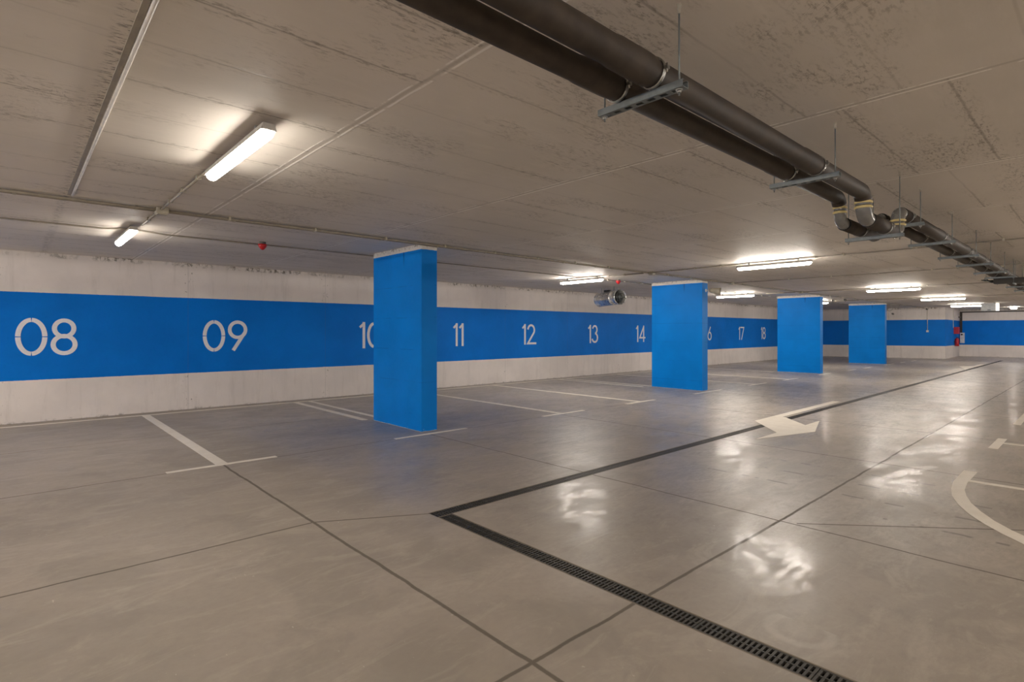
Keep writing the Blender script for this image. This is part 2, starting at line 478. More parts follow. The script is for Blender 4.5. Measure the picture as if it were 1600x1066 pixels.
# ------------------------------------------------------------------ floor markings (thin paint)
T = 0.0025
def rect(b, x0, x1, y0, y1): b.prism([(x0, y0), (x1, y0), (x1, y1), (x0, y1)], 0.0, T)
def marking(name, b, label, cat='floor marking', group=None): return tag(b.build(name, 'paint'), label, cat, group)
BY0, BY1 = 6.025, 6.095
b = MB(); rect(b, 1.505, 1.615, BY1, 10.42); rect(b, 1.07, 2.09, BY0, BY1)
marking('parking_line', b, 'widest T shaped bay line on the floor, below the number 09', group='bay lines')
b = MB(); rect(b, 3.90, 4.00, 7.65, 10.42)
marking('parking_line', b, 'left one of two parallel bay lines running to the wall beside the nearest column', group='bay lines')
b = MB(); rect(b, 4.18, 4.26, 7.56, 10.42)
marking('parking_line', b, 'right one of two parallel bay lines ending behind the nearest column', group='bay lines')
b = MB(); rect(b, 3.53, 4.66, BY0 - 0.01, BY1 - 0.02)
marking('parking_line', b, 'short line on the floor at the foot of the nearest column', group='bay lines')
b = MB(); rect(b, 6.60, 6.69, BY1, 10.42); rect(b, 6.19, 7.19, BY0, BY1)
marking('parking_line', b, 'T shaped bay line just right of the nearest column, below the number 11', group='bay lines')
b = MB(); rect(b, 8.83, 8.93, BY1, 10.42); rect(b, 8.41, 9.35, BY0, BY1)
marking('parking_line', b, 'T shaped bay line below the number 12', group='bay lines')
b = MB(); rect(b, 11.26, 11.35, 7.65, 10.42)
marking('parking_line', b, 'left one of two parallel bay lines beside the second column', group='bay lines')
b = MB(); rect(b, 11.58, 11.67, 7.55, 10.42)
marking('parking_line', b, 'right one of two parallel bay lines ending behind the second column', group='bay lines')
b = MB(); rect(b, 10.85, 12.1, BY0 - 0.01, BY1 - 0.015)
marking('parking_line', b, 'short line on the floor at the foot of the second column', group='bay lines')
b = MB(); rect(b, 13.93, 14.03, BY1, 10.42); rect(b, 13.53, 14.53, BY0, BY1)
marking('parking_line', b, 'first T shaped bay line right of the second column', group='bay lines')
b = MB(); rect(b, 16.10, 16.21, BY1, 10.42); rect(b, 15.68, 16.70, BY0, BY1)
marking('parking_line', b, 'second T shaped bay line right of the second column', group='bay lines')
b = MB(); rect(b, 18.70, 18.80, 7.55, 10.42)
marking('parking_line', b, 'long bay line ending behind the left edge of the third column', group='bay lines')
b = MB(); rect(b, 18.35, 19.55, BY0, BY1)
marking('parking_line', b, 'short line on the floor at the foot of the third column', group='bay lines')
for x0, x1, lab in ((21.1, 22.0, 'first short dash right of the third column'), (23.0, 23.9, 'second short dash right of the third column'),
                    (25.9, 27.1, 'short line at the foot of the farthest column'), (28.2, 29.0, 'first small dash right of the farthest column'),
                    (30.1, 31.0, 'last small dash before the far wall')):
    b = MB(); rect(b, x0, x1, BY0, BY1)
    marking('parking_line', b, lab, group='bay lines')
b = MB(); rect(b, XMIN, 19.2, 10.42, 10.485)
marking('wall_line', b, 'long thin line on the floor along the foot of the numbered wall')
b = MB(); b.prism([(11.70, 3.605), (8.25, 3.605), (7.50, 2.985), (6.83, 2.985), (7.95, 2.665), (8.97, 2.945), (8.40, 2.945), (8.93, 3.42), (8.96, 3.475), (11.70, 3.475)], 0.0, T)
# shift so that the paint rests on the grate too
o = marking('direction_arrow', b, 'big bent turn arrow painted across the drain beside the second column', 'arrow')
o.location.z = 0.0006
b = MB(); b.prism([(29.2, 3.56), (27.6, 3.56), (27.0, 3.92), (24.9, 3.44), (26.4, 3.43), (29.2, 3.43)], 0.0, T)
marking('direction_arrow', b, 'small distant arrow beside the far end of the drain', 'arrow')
b = MB(); rect(b, 8.33, 9.17, 0.86, 0.945); rect(b, 8.77, 8.85, -4.2, 0.86)
marking('parking_line', b, 'small T shaped line at the right edge, beyond the curved line', group='lines of the right hand bays')
b = MB(); rect(b, 10.70, 12.4, 0.86, 0.945)
marking('parking_line', b, 'farthest line piece at the right edge of the floor', group='lines of the right hand bays')
outer = [(6.81, .95), (6.23, .945), (5.94, .915), (5.68, .87), (5.45, .80), (5.21, .70), (5.02, .59), (4.86, .48), (4.72, .36), (4.52, .14), (4.36, -.1), (4.24, -.4), (4.18, -.8)]
inner = [(6.82, .852), (6.27, .85), (5.97, .828), (5.77, .79), (5.55, .73), (5.34, .645), (5.15, .55), (5.00, .45), (4.87, .34), (4.68, .10), (4.52, -.14), (4.40, -.42), (4.34, -.8)]
b = MB()
for i in range(len(outer) - 1): b.prism([outer[i], outer[i + 1], inner[i + 1], inner[i]], 0.0, T)
rect(b, 6.33, 6.405, -4.2, 0.853)
marking('curved_line', b, 'curved corner line with a straight branch at the right edge of the floor')

# ------------------------------------------------------------------ wall numbers
_lift = [0]
def stroke(b, pts, w, closed=False):
    """flat ribbon of width w along pts (x, z) with mitred joints, thickness along -Y"""
    n = len(pts); P = [Vector(p) for p in pts]; L, R = [], []
    for i in range(n):
        d0 = (P[i] - P[i - 1]).normalized() if (i > 0 or closed) else None
        d1 = (P[(i + 1) % n] - P[i]).normalized() if (i < n - 1 or closed) else None
        if d0 is None: d0 = d1
        if d1 is None: d1 = d0
        t = (d0 + d1).normalized(); nn = Vector((-t.y, t.x))
        k = 1 / max(0.45, nn.dot(Vector((-d0.y, d0.x))))
        L.append(P[i] + nn * w / 2 * k); R.append(P[i] - nn * w / 2 * k)
    m = n if closed else n - 1; _lift[0] = (_lift[0] + 1) % 4; th = -0.003 - 0.0006 * _lift[0]
    for i in range(m):
        k = (i + 1) % n; q = [L[i], L[k], R[k], R[i]]
        base = len(b.v)
        b.v += [(p.x, 0.0, p.y) for p in q] + [(p.x, th, p.y) for p in q]
        b.quadfaces(base, [(0, 1, 2, 3), (7, 6, 5, 4), (0, 4, 5, 1), (1, 5, 6, 2), (2, 6, 7, 3), (3, 7, 4, 0)])
def arc(cx, cy, rx, ry, a0, a1, n=20):
    return [(cx + rx * math.cos(math.radians(a0 + (a1 - a0) * i / n)), cy + ry * math.sin(math.radians(a0 + (a1 - a0) * i / n))) for i in range(n + 1)]
W = 0.060
def digit(b, ch, x, style):
    sh = lambda pts: [(x + p[0], p[1]) for p in pts]
    if ch == '0':
        if style == 'quarters':
            for q in range(4): stroke(b, sh(arc(.18, .28, .15, .25, 90 * q + 1.4, 90 * q + 88.6)), W)
        else:
            stroke(b, sh(arc(.17, .28, .14, .25, 97, 263)), W); stroke(b, sh(arc(.17, .28, .14, .25, -83, 83)), W)
        return .40
    if ch == '1':
        stroke(b, sh([(.105, .0), (.105, .56)]), W); stroke(b, sh([(.10, .525), (.012, .445)]), .05); return .185
    if ch == '2':
        stroke(b, sh(arc(.16, .395, .125, .135, 172, -28, 16) + [(.035, .03), (.36, .03)]), .055); return .38
    if ch == '3':
        stroke(b, sh(arc(.14, .415, .105, .115, 165, -80, 18)), .055); stroke(b, sh(arc(.14, .165, .13, .135, 85, -165, 18)), .055); return .33
    if ch == '4':
        stroke(b, sh([(.27, .0), (.27, .56)]), .055); stroke(b, sh([(.275, .53), (.04, .145), (.37, .145)]), .052); return .38
    if ch == '6':
        stroke(b, sh(arc(.16, .175, .13, .145, 0, 360, 28)[:-1]), .055, True); stroke(b, sh([(.045, .24), (.235, .545)]), .055); return .33
    if ch == '7':
        stroke(b, sh([(.0, .53), (.325, .53), (.10, .0)]), .055); return .35
    if ch == '8':
        stroke(b, sh(arc(.155, .405, .115, .122, 0, 360, 28)[:-1]), W, True); stroke(b, sh(arc(.155, .160, .13, .132, 0, 360, 28)[:-1]), W, True); return .33
    if ch == '9':
        stroke(b, sh(arc(.17, .39, .135, .14, 0, 360, 28)[:-1]), W, True); stroke(b, sh([(.29, .335), (.095, .015)]), W); return .36
for txt, x0, style in (('08', 0.01, 'quarters'), ('09', 2.45, 'quarters'), ('10', 5.42, 'halves'), ('11', 7.88, ''), ('12', 10.19, ''),
                       ('13', 12.97, ''), ('14', 15.47, ''), ('16', 20.15, ''), ('17', 23.01, ''), ('18', 25.25, '')):
    x = 0.0
    o = bpy.data.objects.new('painted_number', None); COL.objects.link(o); o.location = (x0, WALL_Y, 0.99); o.empty_display_size = 0.1
    for ch in txt:
        b = MB(); w_ = digit(b, ch, 0.0, style)
        g = b.build('digit', 'number', o); g.location = (x, 0, 0); x += w_ * (1.0 if ch != '1' else 0.97)
    lab = 'white number %s painted on the blue wall band' % txt
    if txt == '16': lab = 'white number 16, half hidden behind the second column'
    if txt == '10': lab = 'white number 10, half hidden behind the nearest column'
    tag(o, lab, 'number', 'bay numbers on the wall')

# ------------------------------------------------------------------ drains
def drain(name, length, label, skip=0.0):
    """slotted channel along local +X, 0.13 wide, sunk so that its top is level with the floor"""
    t = thing(name, (0, 0, 0), label, 'drain')
    c = MB()
    c.box(0, length, 0.0, 0.13, -0.11, -0.10); c.box(0, length, 0.0, 0.006, -0.10, -0.012); c.box(0, length, 0.124, 0.13, -0.10, -0.012)
    c.box(0, 0.006, 0.006, 0.124, -0.10, -0.012); c.box(length - 0.006, length, 0.006, 0.124, -0.10, -0.012)
    c.build('channel_body', 'pit', t)
    e = MB(); e.box(0, length, 0.0, 0.008, -0.012, 0.0); e.box(0, length, 0.122, 0.13, -0.012, 0.0)
    e.build('frame', 'channel_edge', t)
    seg = 0.5; pitch = 0.023
    g = MB()
    for (a, c_) in ((0.009, 0.019), (0.061, 0.069), (0.111, 0.121)): g.box(0.002, seg - 0.002, a, c_, -0.015, -0.001)
    n = int(seg / pitch)
    for k in range(n + 1):
        xx = 0.002 + k * (seg - 0.004 - 0.011) / n
        g.box(xx, xx + 0.011, 0.012, 0.118, -0.014, -0.0015)
    first = g.build('grate', 'iron', t)
    k = 1
    while (k + 1) * seg <= length + 1e-6:
        o = first.copy(); COL.objects.link(o); o.parent = t; o.location = (k * seg, 0, 0); k += 1
    return t
d1 = drain('drain_channel', 5.0, 'short slotted drain grate running from the corner to the bottom right')
d1.location = (DX1, DY0 - 5.0, 0); d1.rotation_euler = (0, 0, PI / 2)
d2 = drain('drain_channel', 31.5, 'long slotted drain grate running away to the far wall')
d2.location = (DX0, DY0, 0)

# ------------------------------------------------------------------ lamps
def make_lamp(label, group, mat='lamp'):
    t = thing('tube_light', (0, 0, 0), label, 'lamp', group)
    hw = 0.042; L = 0.60
    # housing: shallow trough
    prof = [(-hw, 0.0), (-hw * 0.75, 0.038), (hw * 0.75, 0.038), (hw, 0.0)]
    b = MB(); base = 0
    for yy in (-L, L): b.v += [(x, yy, z) for x, z in prof]
    b.quadfaces(0, [(0, 1, 2, 3), (7, 6, 5, 4), (0, 4, 5, 1), (1, 5, 6, 2), (2, 6, 7, 3), (3, 7, 4, 0)])
    b.build('housing', 'housing', t)
    d = MB(); n = 12; Ld = L - 0.006
    ring = [(hw * 0.93 * math.cos(PI + PI * k / n), -0.001 + 0.040 * math.sin(PI + PI * k / n)) for k in range(n + 1)]
    ys = [(-Ld, 0.35), (-Ld + 0.012, 0.78), (-Ld + 0.035, 1.0), (Ld - 0.035, 1.0), (Ld - 0.012, 0.78), (Ld, 0.35)]
    for yy, s in ys: d.v += [(x * s, yy, -0.001 + (z + 0.001) * s) for x, z in ring]
    m = n + 1
    for i in range(len(ys) - 1):
        for k in range(n): d.f.append([i * m + k, (i + 1) * m + k, (i + 1) * m + k + 1, i * m + k + 1]); d.sm.append(True)
    d.f.append(list(range(m))); d.sm.append(False)
    d.f.append([5 * m + k for k in range(m)][::-1]); d.sm.append(False)
    d.build('diffuser', mat, t)
    for s in (-1, 1):
        c = MB(); c.box(-hw * 0.8, hw * 0.8, s * L - (0.004 if s > 0 else 0.006), s * L + (0.006 if s > 0 else 0.004), 0.001, 0.034)
        c.build('end_cap', 'housing', t, bevel=0.001)
    for s in (-1, 1):
        c = MB(); c.box(-0.012, 0.012, s * 0.40 - 0.012, s * 0.40 + 0.012, 0.038, 0.078); c.build('mounting_clip', 'chrome', t)
    return t
LZ = 2.452
lamps = [(1.03, 3.70, 'nearest and largest lit tube lamp, at upper left', 'lamps in view'),
         (0.96, 7.74, 'small lit tube lamp close to the left wall, above number 08', 'lamps in view'),
         (9.16, 7.79, 'lit tube lamp above number 13, left of the ventilation fan', 'lamps in view'),
         (9.34, 3.78, 'long lit tube lamp above and right of the second column', 'lamps in view'),
         (16.56, 7.85, 'lit tube lamp between the second and third columns, near the wall', 'lamps in view'),
         (17.13, 3.85, 'lit tube lamp above the farthest column', 'lamps in view'),
         (23.15, 3.79, 'lit tube lamp right of and above the farthest column', 'lamps in view'),
         (30.10, 4.05, 'farthest lit tube lamp, beside the pale ceiling box', 'lamps in view'),
         (22.95, 7.83, 'lit lamp of which only the end shows beside the third column', 'lamps in view')]
off = 'unseen tube lamp added outside the view as fill light'  # extra lamps, put in to flatten the lighting
for (x, y) in [(-4.2, 4.2), (-3.6, 9.2), (-4.5, -0.2), (-7.5, 8.5)] + [(x, -3.3) for x in (-6.0, -1.0, 4.5, 10.0, 15.5, 21.0, 27.0, 32.0)] + [(x, -7.8) for x in (-6.0, 1.0, 9.3, 17.1, 25.0)]:
    lamps.append((x, y, off, 'fill lamps added outside the view'))
protos = {}
for (x, y, lab, g) in lamps:
    mat = 'lamp_fill' if g != 'lamps in view' else 'lamp_near' if x < 2 else 'lamp'
    if mat in protos: copy_thing(protos[mat], (x, y, LZ), lab, g)
    else: protos[mat] = make_lamp(lab, g, mat); protos[mat].location = (x, y, LZ)

# ------------------------------------------------------------------ conduits, junction boxes
def conduit(path, r, label, clips=0.85, mat='conduit', name='conduit', clip_from=None, group='cable conduits'):
    """root object is an Empty at the start; > tube, clips"""
    p0 = Vector(path[0]); t = thing(name, p0, label, 'conduit', group)
    loc = [Vector(p) - p0 for p in path]
    MB().tube(loc, r, 10).build('pipe_run', mat, t)
    if clips:
        i = max(range(len(loc) - 1), key=lambda k: (loc[k + 1] - loc[k]).length)
        a, c = loc[i], loc[i + 1]; L = (c - a).length; n = min(90, int(L / clips))
        u = (c - a).normalized()
        first = None; top = CEIL - 0.001 - p0.z - a.z
        for k in range(n):
            p = a + u * (0.4 + k * clips)
            if first is None:
                s = MB()
                if abs(u.x) > abs(u.y): s.box(-0.011, 0.011, -r - 0.008, r + 0.008, -r - 0.003, top)
                else: s.box(-r - 0.008, r + 0.008, -0.011, 0.011, -r - 0.003, top)
                first = s.build('clip', 'conduit_white' if mat == 'conduit_white' else 'box', t); first.location = p
            else:
                o = first.copy(); COL.objects.link(o); o.parent = t; o.location = p
    return t
CZ = 2.508
conduit([(-8.9, 6.165, CZ), (33.0, 6.165, CZ)], 0.012, 'long conduit on the ceiling above the nearest column, right hand one of a pair')
JX = [1.04, 9.31, 12.70, 17.05]
xs = [-8.9] + JX + [33.0]
for k, lab in enumerate(('left of the first ceiling junction box', 'between the first and second junction boxes', 'between the second and third junction boxes',
                         'between the third and fourth junction boxes', 'beyond the fourth junction box')):
    x0, x1 = xs[k], xs[k + 1]
    path = [(x0, 6.115, CZ)] if k == 0 else [(x0 + 0.052, 6.085, CZ - 0.006), (x0 + 0.20, 6.115, CZ)]
    path += [(x1, 6.115, CZ)] if k == 4 else [(x1 - 0.20, 6.115, CZ), (x1 - 0.052, 6.085, CZ - 0.006)]
    conduit(path, 0.012, 'near conduit of the ceiling pair ' + lab, 0.9)
conduit([(-8.9, 7.62, CZ), (0.72, 7.62, CZ), (0.98, 7.45, CZ), (1.35, 7.62, CZ), (8.8, 7.62, CZ), (9.12, 7.30, CZ), (9.5, 7.62, CZ), (33.0, 7.62, CZ)], 0.010,
        'thin clipped conduit close to the wall, carrying the red sounders', 0.62)
for X_, lab in ((1.03, 'nearest lamp'), (9.25, 'lamp beside the second column'), (17.05, 'lamp above the farthest column'), (23.1, 'lamp right of the farthest column')):
    conduit([(X_, 6.04, CZ), (X_, 4.34, CZ)], 0.011, 'short cross conduit feeding the ' + lab, 0.5)
    conduit([(X_, 7.1, CZ), (X_, 6.25, CZ)], 0.011, 'short cross conduit on the wall side of the ' + lab, 0.45)
    if X_ > 2: conduit([(X_, 3.1, CZ), (X_, -6.0, CZ)], 0.010, 'thin cross conduit running right from the ' + lab, 0.9)
conduit([(12.7, 6.04, CZ), (12.7, -6.0, CZ)], 0.010, 'thin cross conduit passing over the dark pipes')
conduit([(34.6, 4.2, 2.47), (34.6, -1.0, 2.47)], 0.020, 'thick white conduit below the ceiling at the far right', 0, 'conduit_white')
def trunk():
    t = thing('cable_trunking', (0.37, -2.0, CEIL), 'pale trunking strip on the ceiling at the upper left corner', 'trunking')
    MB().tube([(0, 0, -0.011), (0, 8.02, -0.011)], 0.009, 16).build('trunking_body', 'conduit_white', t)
    MB().box(-0.034, -0.012, 0, 8.02, -0.010, -0.0005).build('shade_strip', 'conduit', t)  # dark strip standing in for the shaded side of the trunking
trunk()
def jbox(x, y, label):
    t = thing('junction_box', (x, y, CEIL - 0.001), label, 'junction box', 'junction boxes on the ceiling')
    MB().box(-0.05, 0.05, -0.05, 0.05, -0.06, 0.0).build('box_body', 'box', t, bevel=0.006)
    MB().box(-0.042, 0.042, -0.042, 0.042, -0.068, -0.06).build('box_lid', 'box', t, bevel=0.003)
jbox(1.04, 6.095, 'beige junction box where the nearest lamp joins the conduit pair')
jbox(9.31, 6.095, 'junction box left of the second column top')
jbox(12.70, 6.095, 'junction box right of the second column top')
jbox(17.05, 6.095, 'junction box left of the third column top')

# ------------------------------------------------------------------ pipes
PB = dict(y=1.136, z=2.301, r=0.0512, pr=0.047, x1=4.30, x2=5.20)
PS = dict(y=1.293, z=2.296, r=0.0460, pr=0.038, x1=4.34, x2=5.29)
HANG = [1.77, 3.43, 4.84, 5.50, 6.84, 8.28, 9.44, 10.85, 11.95, 13.3, 14.7, 16.1, 17.6, 19.1]
def pipe(P, label, other):
    t = thing('drain_pipe', (0, P['y'], 0), label, 'pipe', 'suspended drain pipes')
    z, r, pr, x1, x2 = P['z'], P['r'], P['pr'], P['x1'], P['x2']
    zl = z - 0.17; R = 0.085
    def prof(x0, xe, bumps, z_, extra=None):
        pts = [(x0, r)]
        for bx in sorted(bumps):
            if bx - 0.30 > x0 and bx < xe:
                pts += [(bx - 0.29, r), (bx - 0.26, r * 1.07), (bx - 0.10, r * 1.09), (bx - 0.055, r * 1.04), (bx - 0.05, r)]
        pts.append((xe, r))
        return pts
    up = prof(-3.0, x1 - R, [1.77, 3.43][:2] if True else [], z)
    path = [(x, 0, z) for x, _ in up]; rad = [q for _, q in up]
    for k in range(1, 8):
        a = math.radians(62 * k / 7); path.append((x1 - R + R * math.sin(a), 0, z - R + R * math.cos(a))); rad.append(r)
    MB().tube(path, rad, 40).build('insulated_run', 'sleeve', t)
    # first S of bare elbows
    q = []
    for k in range(0, 11):
        a = math.radians(55 + 35 * k / 10); q.append((x1 - R + R * math.sin(a), 0, z - R + R * math.cos(a)))
    MB().tube(q, pr, 32).build('upper_elbow', 'pvc', t)
    q = [(x1 + R - R * math.cos(math.radians(90 * k / 14)), 0, zl + R - R * math.sin(math.radians(90 * k / 14))) for k in range(15)] + [(x1 + R + 0.03, 0, zl)]
    MB().tube(q, pr * 1.03, 32).build('lower_elbow', 'pvc', t)
    for dz in (0.018, -0.016):
        MB().tube([(x1, 0, z - R + dz - 0.0085), (x1, 0, z - R + dz - 0.0045), (x1, 0, z - R + dz + 0.0045), (x1, 0, z - R + dz + 0.0085)],
                  [pr * 1.06, pr * 1.18, pr * 1.18, pr * 1.06], 32).build('seal_ring', 'ring', t)
    MB().tube([(x1 + R + 0.012, 0, zl), (x1 + R + 0.018, 0, zl)], r * 1.02, 32).build('foam_edge', 'sleeve_end', t)
    MB().tube([(x1 + R + 0.018, 0, zl), (4.80, 0, zl), (4.805, 0, zl), (x2 - R - 0.02, 0, zl)], [r, r, r * 0.95, r * 0.95], 40).build('insulated_run', 'sleeve', t)
    # riser
    q = [(x2 - R - 0.03, 0, zl)] + [(x2 - R + R * math.sin(math.radians(90 * k / 14)), 0, zl + R - R * math.cos(math.radians(90 * k / 14))) for k in range(15)]
    MB().tube(q, pr * 1.0, 32).build('lower_elbow', 'pvc', t)
    q = [(x2 + R - R * math.cos(math.radians(90 * k / 14)), 0, z - R + R * math.sin(math.radians(90 * k / 14))) for k in range(15)] + [(x2 + R + 0.03, 0, z)]
    MB().tube(q, pr * 1.03, 32).build('upper_elbow', 'pvc', t)
    for dz in (0.014, -0.020):
        MB().tube([(x2, 0, z - R + dz - 0.0085), (x2, 0, z - R + dz - 0.0045), (x2, 0, z - R + dz + 0.0045), (x2, 0, z - R + dz + 0.0085)],
                  [pr * 1.06, pr * 1.18, pr * 1.18, pr * 1.06], 32).build('seal_ring', 'ring', t)
    MB().tube([(x2 + R + 0.012, 0, z), (x2 + R + 0.018, 0, z)], r * 1.02, 32).build('foam_edge', 'sleeve_end', t)
    fp = prof(x2 + R + 0.018, 26.0, [h for h in HANG if h > 6], z)
    MB().tube([(x, 0, z) for x, _ in fp], [q for _, q in fp], 40).build('insulated_run', 'sleeve', t)
    return t
pipe(PB, 'thicker dark insulated pipe, the right hand one of the ceiling pair', None)
pipe(PS, 'thinner dark insulated pipe, the left hand one of the ceiling pair', None)

def hanger(x, low, label):
    dz = -0.17 if low else 0.0
    zb = 2.250 + dz - 0.002
    t = thing('pipe_hanger', (x, 0, CEIL), label, 'pipe hanger', 'trapeze hangers under the pipes')
    Z = lambda z: z - CEIL
    y0, y1 = 1.02, 1.40
    b = MB()   # C channel: back plate, two sides, slotted bottom made of strips
    b.box(-0.0205, -0.018, y0, y1, Z(zb - 0.026), Z(zb)); b.box(0.018, 0.0205, y0, y1, Z(zb - 0.026), Z(zb))
    b.box(-0.018, -0.010, y0, y1, Z(zb - 0.026), Z(zb - 0.0235)); b.box(0.010, 0.018, y0, y1, Z(zb - 0.026), Z(zb - 0.0235))
    k = y0
    while k < y1 - 1e-6:
        b.box(-0.010, 0.010, k, min(y1, k + 0.022), Z(zb - 0.026), Z(zb - 0.0235)); k += 0.052
    b.box(-0.018, -0.010, y0, y1, Z(zb - 0.002), Z(zb)); b.box(0.010, 0.018, y0, y1, Z(zb - 0.002), Z(zb))
    b.build('channel_bar', 'galv', t)
    for yy in (1.045, 1.38):
        MB().tube([(0, yy, Z(zb - 0.048)), (0, yy, -0.03)], 0.0036, 8).build('threaded_rod', 'galv', t)
        MB().tube([(0, yy, -0.035), (0, yy, -0.012), (0, yy, 0.0)], [0.005, 0.007, 0.009], 8).build('ceiling_anchor', 'conduit', t)
        MB().tube([(0, yy, Z(zb - 0.029)), (0, yy, Z(zb - 0.0265))], 0.013, 12).tube([(0, yy, Z(zb - 0.037)), (0, yy, Z(zb - 0.029))], 0.009, 6).build('nut', 'chrome', t)
    for P in (PB, PS):
        b = MB(); n = 24; zc = P['z'] + dz; r = P['r'] + 0.003; xs = -0.035
        for k in range(n):
            a0, a1 = 2 * PI * k / n, 2 * PI * (k + 1) / n
            for rr in (r,):
                base = len(b.v)
                for xx in (xs - 0.008, xs + 0.008):
                    for aa in (a0, a1):
                        for q in (rr, rr + 0.0025): b.v.append((xx, P['y'] + q * math.cos(aa), Z(zc) + q * math.sin(aa)))
                b.quadfaces(base, [(0, 2, 3, 1), (4, 5, 7, 6), (1, 3, 7, 5), (0, 4, 6, 2)], True)
        s = -1
        b.box(xs - 0.008, xs + 0.008, P['y'] + s * (r + 0.016), P['y'] + s * r, Z(zc) - 0.006, Z(zc) + 0.006)
        b.tube([(xs, P['y'] + s * (r + 0.009), Z(zc) - 0.016), (xs, P['y'] + s * (r + 0.009), Z(zc) + 0.016)], 0.0035, 8)
        b.build('pipe_clamp', 'chrome', t)
    return t
names = ['nearest pipe hanger, a slotted steel bar on two rods at the top of the picture', 'second pipe hanger, just before the grey elbows',
         'hanger under the lowered piece of pipe between the elbows', 'hanger right behind the rising grey elbow', 'first hanger beyond the elbows in full view',
         'second hanger beyond the elbows', 'third hanger beyond the elbows', 'fourth hanger beyond the elbows', 'last hanger before the dark cable tray',
         'first hanger behind the dark cable tray', 'second hanger behind the dark cable tray', 'third hanger behind the dark cable tray']
for i, lab in enumerate(names): hanger(HANG[i], i == 2, lab)

# ------------------------------------------------------------------ cable tray crossing under the pipes
t = thing('cable_tray', (12.15, 1.30, 2.145), 'dark cable tray crossing under the pipes at the right edge', 'cable tray')
b = MB(); b.box(-0.10, 0.10, -8.0, 0.0, 0.0, 0.004); b.box(-0.10, -0.096, -8.0, 0.0, 0.004, 0.085); b.box(0.096, 0.10, -8.0, 0.0, 0.004, 0.085)
b.build('tray_body', 'tray', t)
for k in range(5):
    q = [(-0.07 + k * 0.033, -8.0, 0.02), (-0.07 + k * 0.033, -0.06, 0.02), (-0.06 + k * 0.03, 0.03, 0.025 + 0.01 * k), (-0.05 + k * 0.02, 0.07 + 0.012 * k, 0.06),
         (-0.03 + k * 0.02, 0.09 + 0.02 * k, 0.08)]
    MB().tube(q, 0.009, 8).build('cable', 'green' if k % 2 else 'black', t)
for yy in (-0.25, -1.7, -3.2):
    MB().tube([(-0.11, yy, -0.03), (-0.11, yy, CEIL - 2.146)], 0.0035, 8).build('threaded_rod', 'galv', t)
    MB().tube([(0.11, yy, -0.03), (0.11, yy, CEIL - 2.146)], 0.0035, 8).build('threaded_rod', 'galv', t)
    MB().box(-0.13, 0.13, yy - 0.012, yy + 0.012, -0.02, 0.0).build('support_bar', 'galv', t)

# ------------------------------------------------------------------ red sounders
def sounder(x, y, label):
    t = thing('fire_sounder', (x, y, CEIL), label, 'fire alarm sounder', 'red sounders on the ceiling')
    MB().tube([(0, 0, -0.030), (0, 0, 0.0)], [0.042, 0.042], 20).build('sounder_base', 'pvc', t)
    MB().tube([(0, 0, -0.105), (0, 0, -0.098), (0, 0, -0.065), (0, 0, -0.030)], [0.008, 0.022, 0.048, 0.056], 20).build('sounder_dome', 'red', t)
sounder(2.42, 7.53, 'red sounder on the thin conduit left of the nearest column')
sounder(10.15, 7.53, 'small red sounder above the ventilation fan')

# ------------------------------------------------------------------ ventilation fan
def fan():
    t = thing('jet_fan', (11.55, 8.50, 2.241), 'shiny round steel ventilation fan hanging near the wall, left of the second column', 'fan')
    A = Vector((0, 0, 0)); B = Vector((0.25, 0.89, -0.034)); u = (B - A).normalized()
    def at(s): return A + u * s
    R0 = 0.185; L = (B - A).length
    b = MB(); prof = [(0.0, R0 * 1.02), (0.012, R0 * 1.08), (0.03, R0 * 1.08), (0.035, R0), (0.26, R0), (0.262, R0 * 1.03), (0.275, R0 * 1.03), (0.277, R0), (L - 0.03, R0), (L - 0.02, R0 * 1.02), (L, R0 * 0.98)]
    b.tube([at(s) for s, _ in prof], [q for _, q in prof], 40, cap=False)
    prof = [(L, R0 * 0.98), (L - 0.01, R0 * 0.94), (0.02, R0 * 0.94), (0.0, R0 * 1.02)]
    b.tube([at(s) for s, _ in prof], [q for _, q in prof], 40, cap=False)
    b.build('casing', 'fan', t)
    MB().tube([at(0.20), at(0.21)], R0 * 0.935, 32).build('fan_back', 'black', t)
    w = u.cross(Vector((0, 0, 1))).normalized(); v = w.cross(u)
    MB().tube([at(0.03), at(0.12)], 0.035, 16).build('hub', 'galv', t)
    g = MB()
    for k in range(4):
        a = PI / 2 * k; d = w * math.cos(a) + v * math.sin(a)
        g.tube([at(0.025) + d * 0.02, at(0.025) + d * R0 * 0.95], 0.006, 6)
    for rr in (0.05, 0.09, 0.12):
        g.tube([at(0.022) + (w * math.cos(2 * PI * k / 24) + v * math.sin(2 * PI * k / 24)) * rr for k in range(25)], 0.0025, 6, cap=False)
    g.build('guard', 'galv', t)
    for k in range(6):
        a = PI / 3 * k; d = w * math.cos(a) + v * math.sin(a); e = (-w * math.sin(a) + v * math.cos(a))
        q = MB(); base = [at(0.08) + d * 0.03 - e * 0.01, at(0.11) + d * 0.03 + e * 0.015, at(0.12) + d * 0.132 + e * 0.04, at(0.07) + d * 0.132 - e * 0.03]
        q.v = [tuple(p) for p in base] + [tuple(p + u * 0.004) for p in base]
        q.quadfaces(0, [(0, 1, 2, 3), (7, 6, 5, 4), (0, 4, 5, 1), (1, 5, 6, 2), (2, 6, 7, 3), (3, 7, 4, 0)])
        q.build('blade', 'black', t)
    for s in (0.27, L - 0.12):
        p = at(s)
        MB().tube([p + v * R0, Vector((p.x, p.y, CEIL - 2.2415))], 0.008, 8).build('hanging_rod', 'galv', t)
    p = at(0.55)
    MB().box(p.x - 0.03, p.x + 0.03, p.y - 0.10, p.y + 0.10, R0 * 0.88, R0 * 0.88 + 0.05).build('terminal_box', 'black', t)
fan()

